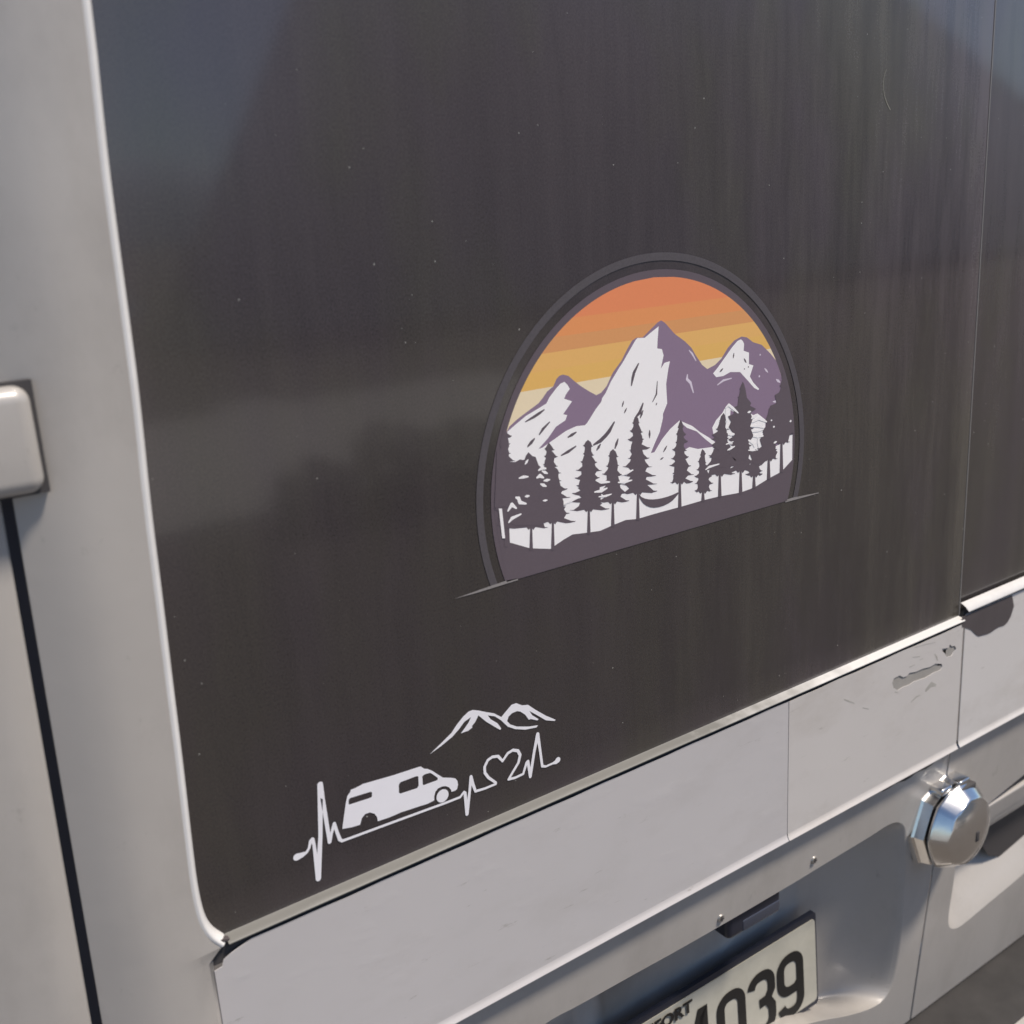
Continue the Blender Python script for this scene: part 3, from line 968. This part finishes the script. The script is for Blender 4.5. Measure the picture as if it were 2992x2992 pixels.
# ------------------------------------------------------------------ sunset sticker
C = (0.54317, 1.5 - 0.20429)
ZB = 1.5 - 0.2553
YS = -0.0004
st = empty('sunset_sticker', (C[0], -.0004, ZB), 'half-round sticker of snowy purple mountains and pines under an orange sunset sky', 'sticker')
D_grey = decal('print_grey', (0.125, 0.100, 0.114), .10)
D_ring = decal('print_ring', (0.092, 0.082, 0.087), .3, .5)
D_purple = decal('print_purple', (0.265, 0.19, 0.265))
D_snow = decal('print_white', (0.93, 0.90, 0.88), .03)
D_line = decal('print_outline', (0.27, 0.25, 0.24), .4)
def arc_pts(r, zlim, n=90):
    """arc of a circle above the base line, from right to left"""
    a0 = math.asin((zlim - C[1]) / r)
    return [(C[0] + r * math.cos(a0 + (math.pi - 2 * a0) * i / n), C[1] + r * math.sin(a0 + (math.pi - 2 * a0) * i / n)) for i in range(n + 1)]
sheet('outer_ring', [arc_pts(.1706, ZB) + arc_pts(.1648, ZB)[::-1]], YS, D_ring, st)
sheet('backing', [arc_pts(.1583, ZB)], YS, D_grey, st)
# tapered brush line under the half circle
bl = [(.349, 1.5 - .2562), (.372, ZB + .0004), (.394, ZB + .0014), (.404, ZB + .0006), (.404, ZB - .0008), (.370, ZB - .0014)]
sheet('base_line', [bl], YS - .00005, D_line, st)
br = [(.6905, ZB - .0010), (.6905, ZB + .0012), (.700, ZB + .0014), (.7345, ZB - .0008), (.7345, ZB - .0015)]
sheet('base_line', [br], YS - .00005, D_line, st)
# sky bands
RS = .1528
cols = [(0.80, 0.265, 0.115), (0.79, 0.31, 0.115), (0.71, 0.33, 0.13), (0.80, 0.46, 0.15), (0.79, 0.47, 0.135), (0.84, 0.70, 0.47)]
bz = [C[1] + RS]
for a, b in (((600, 382), (1250, 268)), ((560, 455), (1400, 330)), ((490, 530), (1480, 385)), ((430, 612), (1530, 455)), ((370, 715), (1520, 515))):
    q_ = Z1([a, b], YS); bz.append((q_[0][1] + q_[1][1]) / 2)
bz.append(bz[-1] - .075)
for i in range(6):
    zt_, zb2 = bz[i], bz[i + 1]
    def xr(z): return math.sqrt(max(0, RS ** 2 - (z - C[1]) ** 2))
    zs = lin(zt_, zb2, 18)
    loop = [(C[0] + xr(z), z) for z in zs] + [(C[0] - xr(z), z) for z in zs[::-1]]
    if i == 0: loop = loop[:-1]
    sheet('sky_band', [loop], YS - .00005, decal('print_sky', cols[i], .04), st)
def clipR(pts, r=.1528):
    o = []
    for x, z in pts:
        d = math.hypot(x - C[0], z - C[1])
        if d > r and z > ZB: x, z = C[0] + (x - C[0]) * r / d, C[1] + (z - C[1]) * r / d
        o.append((x, z))
    return o
mt = [(303, 880), (340, 845), (400, 800), (440, 770), (460, 745), (480, 715), (510, 690), (525, 655), (538, 641), (555, 635), (580, 641), (610, 667), (640, 690), (680, 715), (712, 732), (735, 720),
      (760, 690), (790, 625), (830, 570), (860, 510), (880, 475), (900, 462), (930, 460), (960, 430), (1000, 390), (1017, 380), (1035, 392), (1080, 443), (1130, 480), (1160, 510), (1180, 545),
      (1210, 590), (1234, 609), (1270, 590), (1300, 560), (1330, 510), (1360, 475), (1395, 456), (1420, 460), (1450, 483), (1490, 495), (1530, 535), (1560, 565), (1585, 592)]
mtp = Z1(mt, YS)
low = Z1([(1610, 640), (1645, 720), (1665, 820), (1670, 900), (1650, 1000), (1500, 1050), (300, 1300), (240, 1040), (262, 960), (285, 905)], YS)
sheet('mountain', [clipR(mtp + low)], YS - .0001, D_purple, st, label='purple mountain range with three peaks')
# snow
sn = Z2([(240, 778), (330, 700), (450, 600), (600, 510), (680, 460), (715, 390), (790, 290), (840, 235), (885, 215), (920, 250), (945, 295), (905, 350), (880, 405), (970, 435), (870, 580), (915, 590),
         (895, 650), (790, 720), (700, 850), (590, 975), (640, 955), (760, 870), (900, 770), (1020, 715), (1115, 705), (1140, 680), (1240, 520), (1300, 440), (1310, 400), (1350, 340), (1410, 210), (1500, 60), (1540, 0)], YS)
sn += Z1([(895, 475), (905, 463), (940, 462), (965, 440), (1005, 408), (1000, 470), (998, 512), (1020, 515), (1028, 545), (1015, 607), (1032, 580), (1058, 572), (1050, 610), (1040, 680), (1045, 770),
          (1025, 820), (1025, 840), (1010, 905), (988, 955), (968, 1005), (985, 1000), (1020, 940), (1060, 890), (1104, 850), (1108, 1000), (1150, 976), (1190, 985), (1240, 978), (1288, 972),
          (1262, 912), (1257, 885), (1275, 850), (1305, 815), (1318, 790), (1335, 773), (1350, 782), (1382, 812), (1366, 818), (1343, 800), (1340, 850), (1400, 850), (1432, 815), (1450, 826), (1470, 818), (1508, 848), (1505, 905),
          (1500, 960), (1530, 985), (1590, 955), (1618, 915), (1634, 918), (1633, 1036), (1582, 1092), (1522, 1124), (1455, 1166), (1390, 1190), (1290, 1208), (1215, 1226), (1108, 1257),
          (1000, 1286), (905, 1314), (850, 1319), (790, 1343), (730, 1370), (675, 1378), (600, 1387), (560, 1410), (516, 1440), (498, 1455), (400, 1452), (305, 1425), (298, 1240), (300, 1090), (280, 1010), (300, 960)], YS)
sheet('snow', [sn], YS - .00014, D_snow, st, label='white snow and mist below the peaks')
sheet('snow', [Z3([(785, 815), (830, 760), (930, 620), (1000, 520), (1060, 450), (1100, 430), (1120, 450), (1135, 480), (1130, 560), (1190, 580), (1190, 710), (1240, 725), (1200, 850), (1240, 920), (1305, 990),
                   (1295, 1003), (1250, 980), (1180, 900), (1090, 800), (980, 800), (900, 845), (820, 858)], YS)], YS - .00014, D_snow, st)
sheet('snow', [Z3([(432, 1358), (470, 1375), (550, 1408), (640, 1480), (740, 1540), (828, 1605), (810, 1625), (770, 1615), (700, 1560), (600, 1470), (490, 1430), (445, 1390)], YS)], YS - .00014, D_snow, st)
def flecks(fr, items, s, mat_, y, name):
    for pts, wd in items:
        V, F = [], []
        q = fr(pts, YS)
        ww = wd * s
        if len(q) == 1: q = [q[0], (q[0][0] + ww * .2, q[0][1])]
        if len(q) == 2: q = [q[0], ((q[0][0] + q[1][0]) / 2, (q[0][1] + q[1][1]) / 2), q[1]]
        stroke_vf(q, [ww * .45] + [ww] * (len(q) - 2) + [ww * .45], y, V, F)
        mesh(name, V, F, mat_, st)
S3 = (500 / 1932) / 3700
D_lilac = decal('print_lilac', (.70, .62, .70))
flecks(Z3, [([(515, 555), (550, 595), (592, 672)], 24), ([(495, 830), (490, 880), (530, 920), (562, 1030)], 34), ([(835, 945), (900, 895), (992, 870)], 26), ([(1315, 605)], 22), ([(1368, 760), (1402, 802)], 26),
            ([(1305, 848)], 26), ([(1500, 885), (1540, 915)], 34), ([(1540, 1030)], 24), ([(1462, 1135), (1522, 1130)], 28)], S3, D_lilac, YS - .00014, 'snow_fleck')
flecks(Z2, [([(445, 665), (540, 610), (600, 570), (655, 530)], 30), ([(600, 810), (640, 750), (715, 670)], 32), ([(470, 945), (545, 858)], 38), ([(925, 840), (1015, 785)], 34), ([(850, 1045), (930, 1000), (1012, 943)], 34),
            ([(1455, 965), (1488, 862)], 36), ([(1535, 495), (1552, 435)], 22), ([(1560, 565), (1585, 515)], 22), ([(1845, 765), (1845, 845)], 30), ([(1640, 255), (1655, 170), (1670, 110), (1720, 10)], 38),
            ([(1085, 685), (1090, 680)], 1), ([(1250, 985), (1290, 920)], 34), ([(1215, 925), (1290, 880), (1350, 820), (1390, 770), (1445, 672)], 46), ([(1680, 625), (1735, 560), (1770, 460)], 44), ([(1740, 620), (1770, 540)], 30)], S3, D_grey, YS - .00018, 'rock_fleck')
flecks(Z3, [([(155, 905), (145, 1050), (102, 1135)], 22), ([(150, 1150), (140, 1172)], 18), ([(1012, 640), (1020, 588)], 22), ([(862, 797), (895, 762)], 24), ([(1135, 650), (1158, 692)], 24), ([(1182, 742)], 18), ([(1137, 765)], 16),
            ([(225, 1700), (262, 1635)], 24), ([(190, 1788), (222, 1765)], 20)], S3, D_grey, YS - .00018, 'rock_fleck')
# pines: (apex, foliage bottom, half width left, right, trunk x, trunk bottom y) in the enlargement
random.seed(11)
pines = [((268, 740), 1350, 60, 84, 287, 1445), ((392, 1000), 1358, 150, 118, 405, 1460), ((488, 955), 1332, 105, 112, 507, 1460), ((672, 942), 1275, 96, 104, 676, 1385), ((790, 985), 1238, 84, 84, 789, 1350),
         ((898, 828), 1195, 84, 100, 907, 1320), ((1108, 848), 1145, 58, 66, 1104, 1262), ((1210, 985), 1188, 52, 56, 1213, 1232), ((1310, 815), 1108, 84, 84, 1292, 1212), ((1400, 668), 1090, 76, 84, 1390, 1195),
         ((1462, 985), 1112, 48, 54, 1453, 1170), ((1535, 780), 1036, 66, 60, 1522, 1128), ((1594, 620), 958, 52, 54, 1582, 1095)]
for pi, (ap, fb, wl, wr, tx, tb) in enumerate(pines):
    h = fb - ap[1]
    nb = max(6, int(h / 37))
    sides = []
    for sgn, wmax in ((-1, wl), (1, wr)):
        s_ = []
        for i in range(nb):
            t = (i + 1) / nb
            zt1 = ap[1] + h * (t - .55 / nb)
            env = wmax * 1.10 * (.09 + .91 * t ** .95)
            if t > .86: env *= .92
            wv = env * random.uniform(.66, 1.14)
            y_tip = ap[1] + h * t + random.uniform(-4, 3)
            cx_ = ap[0] + (tx - ap[0]) * t
            inn = env * random.uniform(.42, .66)
            up = random.uniform(6, 16)
            s_.append((cx_ + sgn * inn * .9, y_tip - h / nb * .62))
            s_.append((cx_ + sgn * wv * .80, y_tip - up * .75))
            s_.append((cx_ + sgn * wv, y_tip - up))
            s_.append((cx_ + sgn * wv * .95, y_tip - up * .45))
            s_.append((cx_ + sgn * wv * .75, y_tip - 1))
            s_.append((cx_ + sgn * inn * 1.05, y_tip + 1))
        ys = ap[1] + 2
        o = []
        for x, y in s_:
            y = max(y, ys + .8); ys = y
            o.append((x, y))
        sides.append(o)
    poly = [ap] + sides[1] + [(tx + 20, fb - 6), (tx + 10, fb + 8), (tx + 5, fb)] + [(tx + 8.5, tb), (tx - 8.5, tb)] + [(tx - 5, fb), (tx - 12, fb + 7), (tx - 22, fb - 4)] + sides[0][::-1]
    q = clipR(Z1(poly, YS), .1560)
    sheet('pine_tree', [q], YS - .00022 - .000008 * pi, D_grey, st, th=.000004)
# the dense clump at the left edge, then chinks of mist between the boughs
sheet('pine_thicket', [clipR(Z1([(232, 990), (262, 985), (285, 1012), (298, 1045), (330, 1046), (352, 1034), (382, 1040), (400, 1015), (425, 1022), (440, 1062), (470, 1085), (490, 1200), (486, 1325), (440, 1345), (330, 1345), (303, 1330),
                                 (297, 1296), (300, 1262), (276, 1256), (232, 1262)], YS), .1575)], YS - .00034, D_grey, st, th=.000004)
flecks(Z2, [([(440, 1142), (470, 1095)], 30), ([(372, 1302), (420, 1288), (472, 1285)], 34), ([(592, 1212), (630, 1188), (672, 1192)], 40), ([(632, 1222), (690, 1248)], 34), ([(572, 1296), (606, 1275), (645, 1295)], 44),
            ([(652, 1330), (715, 1320)], 34), ([(615, 1368), (675, 1392)], 36), ([(335, 1520), (365, 1530), (380, 1575), (448, 1590)], 42), ([(440, 1508), (485, 1502)], 30), ([(246, 1670), (288, 1600), (338, 1640)], 44),
            ([(255, 1800), (290, 1755), (390, 1708)], 38), ([(642, 1556), (688, 1550)], 24), ([(888, 1590), (950, 1560), (1050, 1516)], 30), ([(1225, 1458), (1300, 1445), (1362, 1415)], 38), ([(1272, 1512), (1350, 1502), (1412, 1482)], 28),
            ([(1490, 1350), (1560, 1345), (1642, 1325)], 34), ([(1240, 1325), (1300, 1345), (1390, 1345)], 40), ([(1535, 1265), (1590, 1240), (1655, 1210)], 34)], S3, D_snow, YS - .00037, 'mist_chink')
flecks(Z3, [([(955, 1500), (1020, 1500)], 44), ([(930, 1615), (1010, 1585)], 24), ([(948, 1680), (1026, 1638)], 30), ([(1175, 1255), (1208, 1245)], 30), ([(1218, 1322), (1268, 1285)], 44), ([(1230, 1362), (1300, 1320), (1385, 1360)], 44),
            ([(1215, 1412), (1290, 1404), (1352, 1425)], 40), ([(1235, 1472), (1350, 1448)], 30), ([(1240, 1522), (1345, 1520)], 48), ([(1185, 1570), (1240, 1600), (1250, 1640)], 44), ([(1290, 1550), (1300, 1650)], 40),
            ([(1180, 1682), (1262, 1685)], 22), ([(930, 1395), (940, 1440)], 40), ([(1436, 1346), (1448, 1344)], 22), ([(1462, 1418), (1476, 1416)], 26), ([(1650, 1355), (1665, 1352)], 30), ([(1470, 1600), (1500, 1585)], 30),
            ([(925, 1200), (960, 1170), (1010, 1210), (1065, 1260)], 34), ([(935, 1200), (938, 1350)], 50), ([(700, 1900), (740, 1870), (850, 1838)], 30)], S3, D_snow, YS - .00037, 'mist_chink')
for tk in ([(1400, 1280), (1430, 1180), (1500, 1150), (1480, 1060), (1560, 1010), (1600, 960), (1625, 1030), (1690, 1050), (1740, 1300), (1700, 1480), (1650, 1500), (1630, 1590), (1585, 1585), (1520, 1590), (1440, 1650), (1512, 1700), (1480, 1770), (1400, 1780), (1330, 1850), (1240, 1835), (1190, 1700), (1270, 1690), (1340, 1660), (1310, 1560), (1350, 1500), (1345, 1450), (1395, 1400), (1375, 1340)],
           [(1090, 1010), (1120, 930), (1150, 1000), (1165, 1090), (1215, 1150), (1200, 1180), (1268, 1215), (1205, 1260), (1230, 1330), (1200, 1420), (1240, 1520), (1185, 1600), (1200, 1700), (1180, 1780), (1110, 1800), (1030, 1800), (960, 1700), (1035, 1620), (955, 1560), (1030, 1520), (960, 1420), (985, 1360), (950, 1300), (1020, 1270), (1010, 1200), (1060, 1180), (1070, 1100)],
           [(895, 1270), (905, 1350), (925, 1400), (915, 1470), (960, 1500), (935, 1560), (980, 1640), (960, 1720), (1040, 1790), (1000, 1860), (900, 1880), (780, 1860), (855, 1790), (740, 1760), (850, 1690), (770, 1620), (850, 1560), (770, 1510), (870, 1450), (850, 1370), (885, 1340)]):
    sheet('pine_thicket', [clipR(Z3(tk, YS), .1575)], YS - .000345, D_grey, st, th=.000004)
sheet('mist_chink', [Z1([(252, 1265), (267, 1265), (282, 1405), (268, 1405)], YS)], YS - .00042, D_snow, st)
# hammock and forest floor
sheet('hammock', [smooth_loop(Z1([(908, 1196), (930, 1216), (965, 1223), (1010, 1219), (1060, 1205), (1104, 1184), (1090, 1205), (1062, 1235), (1015, 1257), (972, 1262), (938, 1248), (918, 1222)], YS), 1)], YS - .00036, D_grey, st)
fl = Z1([(230, 1280), (300, 1424), (400, 1452), (498, 1456), (516, 1440), (560, 1408), (600, 1386), (675, 1378), (730, 1370), (790, 1343), (850, 1318), (905, 1314), (1000, 1286), (1108, 1256), (1215, 1225), (1290, 1208),
         (1390, 1190), (1455, 1165), (1522, 1124), (1582, 1092), (1648, 1022)], YS)
base_r = arc_pts(.1578, ZB)
flp = [p for p in fl[1:-1]]
xl = C[0] - math.sqrt(.1575 ** 2 - (ZB + .0004 - C[1]) ** 2)
xr_ = C[0] + math.sqrt(.1575 ** 2 - (ZB + .0004 - C[1]) ** 2)
sheet('forest_floor', [[(xl, ZB + .0003)] + clipR(fl, .1577) + [(xr_, ZB + .0003)]], YS - .000050, D_grey, st)

# ------------------------------------------------------------------ heartbeat sticker
hc = on_y(1200, 2400, YS)
hb_ = empty('heartbeat_sticker', (hc.x, YS, hc.z), 'white cut-out sticker of a van on a heartbeat line with a heart and peaks', 'sticker')
D_white = mat('cut_vinyl_white', (0.84, 0.82, 0.84), .4, noise=(60, .04, (1, 1, 1)))
def arcz(cx, cy, r, a0, a1, n=10): return [(cx + r * math.cos(R(a0 + (a1 - a0) * i / n)), cy - r * math.sin(R(a0 + (a1 - a0) * i / n))) for i in range(n + 1)]
body = [(403, 930), (412, 860), (424, 775), (433, 735), (450, 712), (452, 700), (478, 690), (525, 665), (700, 615), (850, 566), (864, 563), (885, 576), (905, 577), (932, 588), (965, 610), (995, 628), (1040, 629), (1068, 633), (1080, 648), (1083, 670), (1078, 695), (1066, 705), (1045, 712)]
body += [(1042, 700), (1030, 685), (1012, 678), (990, 680), (965, 692), (950, 712), (943, 740), (944, 762)]
body += [(905, 782), (860, 796), (750, 832), (680, 862), (612, 885), (607, 860), (592, 840), (565, 833), (538, 842), (518, 866), (508, 905), (460, 920)]
holes = [[(440, 758), (450, 748), (570, 711), (577, 714), (578, 738), (570, 746), (445, 787), (440, 782)],
         [(735, 670), (745, 655), (838, 620), (850, 620), (852, 675), (843, 690), (745, 722), (736, 718)],
         [(873, 622), (885, 610), (918, 600), (930, 605), (965, 630), (962, 643), (880, 673), (876, 668)]]
sheet('van_silhouette', [Z6(body, YS)] + [Z6(h_, YS) for h_ in holes], YS, D_white, hb_, label='white van silhouette with cut-out windows')
V, F = [], []
wc = Z6([(992, 735)], YS)[0]
kk = [(wc[0] + 0.0051 * math.cos(R(i * 15)), wc[1] + 0.0051 * math.sin(R(i * 15))) for i in range(24)]
sheet('wheel', [kk], YS - .00008, D_white, hb_)
s6 = (960 / 1932) / 3850
hbp = [(135, 1095, 40), (165, 1083, 30), (192, 1068, 15), (207, 1042, 15), (216, 1000, 18), (226, 992, 24), (236, 1020, 18), (262, 1222, 30), (262, 1222, 30), (274, 960, 24), (272, 700, 30), (272, 668, 32), (285, 740, 24), (324, 980, 22), (328, 1006, 22), (338, 960, 17), (355, 898, 19), (372, 950, 19),
       (388, 992, 21), (402, 1000, 17), (430, 990, 15), (700, 890, 15), (1000, 780, 15), (1095, 743, 15), (1118, 712, 15), (1124, 718, 20), (1136, 842, 22), (1152, 700, 18), (1159, 622, 20), (1170, 665, 20), (1186, 708, 17), (1240, 692, 15), (1305, 665, 15), (1306, 658, 15),
       (1262, 628, 18), (1241, 600, 18), (1239, 565, 18), (1258, 525, 18), (1285, 506, 18), (1318, 502, 18), (1345, 530, 16), (1375, 485, 18), (1405, 466, 18), (1435, 470, 20), (1448, 495, 20), (1438, 540, 18), (1405, 595, 17), (1380, 638, 16),
       (1420, 628, 16), (1466, 606, 16), (1486, 540, 18), (1494, 532, 20), (1508, 622, 20), (1530, 480, 20), (1551, 372, 24), (1566, 470, 18), (1578, 560, 18), (1600, 562, 14), (1640, 544, 14), (1660, 535, 30), (1670, 524, 38)]
V, F = [], []
pp = Z6([(a, b) for a, b, c in hbp], YS)
stroke_vf(pp, [c * s6 for a, b, c in hbp], YS - .0001, V, F)
mesh('heartbeat_line', V, F, D_white, hb_)
mo = [(918, 490), (985, 425), (1045, 365), (1075, 318), (1115, 268), (1145, 240), (1170, 230), (1200, 233), (1250, 243), (1295, 250), (1338, 272), (1368, 235), (1398, 200), (1425, 190), (1460, 203), (1495, 200), (1540, 230), (1600, 264), (1658, 288), (1650, 295), (1600, 291), (1550, 262), (1503, 236),
      (1520, 262), (1557, 284), (1550, 292), (1510, 283), (1500, 288), (1478, 258), (1450, 240), (1430, 237), (1400, 250), (1380, 270), (1372, 296), (1390, 315), (1430, 328), (1500, 328), (1554, 320), (1545, 333), (1480, 346), (1420, 343), (1375, 328), (1335, 290), (1300, 268), (1258, 262),
      (1275, 285), (1315, 308), (1337, 338), (1332, 348), (1300, 330), (1250, 300), (1203, 262), (1185, 300), (1165, 325), (1168, 333), (1145, 352), (1100, 368), (1128, 330), (1145, 305), (1160, 272), (1120, 300), (1090, 342), (1050, 388), (985, 442)]
sheet('mountain_outline', [Z6(mo, YS)], YS, D_white, hb_)

# ------------------------------------------------------------------ a stray hair stuck on the glass
V, F = [], []
Zr = frame(1496, 0, 1496 / 1932)
q = smooth_loop(Zr([(1412, 262), (1402, 290), (1400, 325), (1404, 360), (1414, 390), (1426, 414)], 0), 2, closed=False)
stroke_vf(q, [.0003 + .0005 * (i / len(q)) for i in range(len(q))], -.0003, V, F)
hr = mesh('hair', V, F, mat('pale_hair', (.30, .29, .24), .6), None, label='short curved pale hair stuck on the upper right of the dark glass', cat='hair')
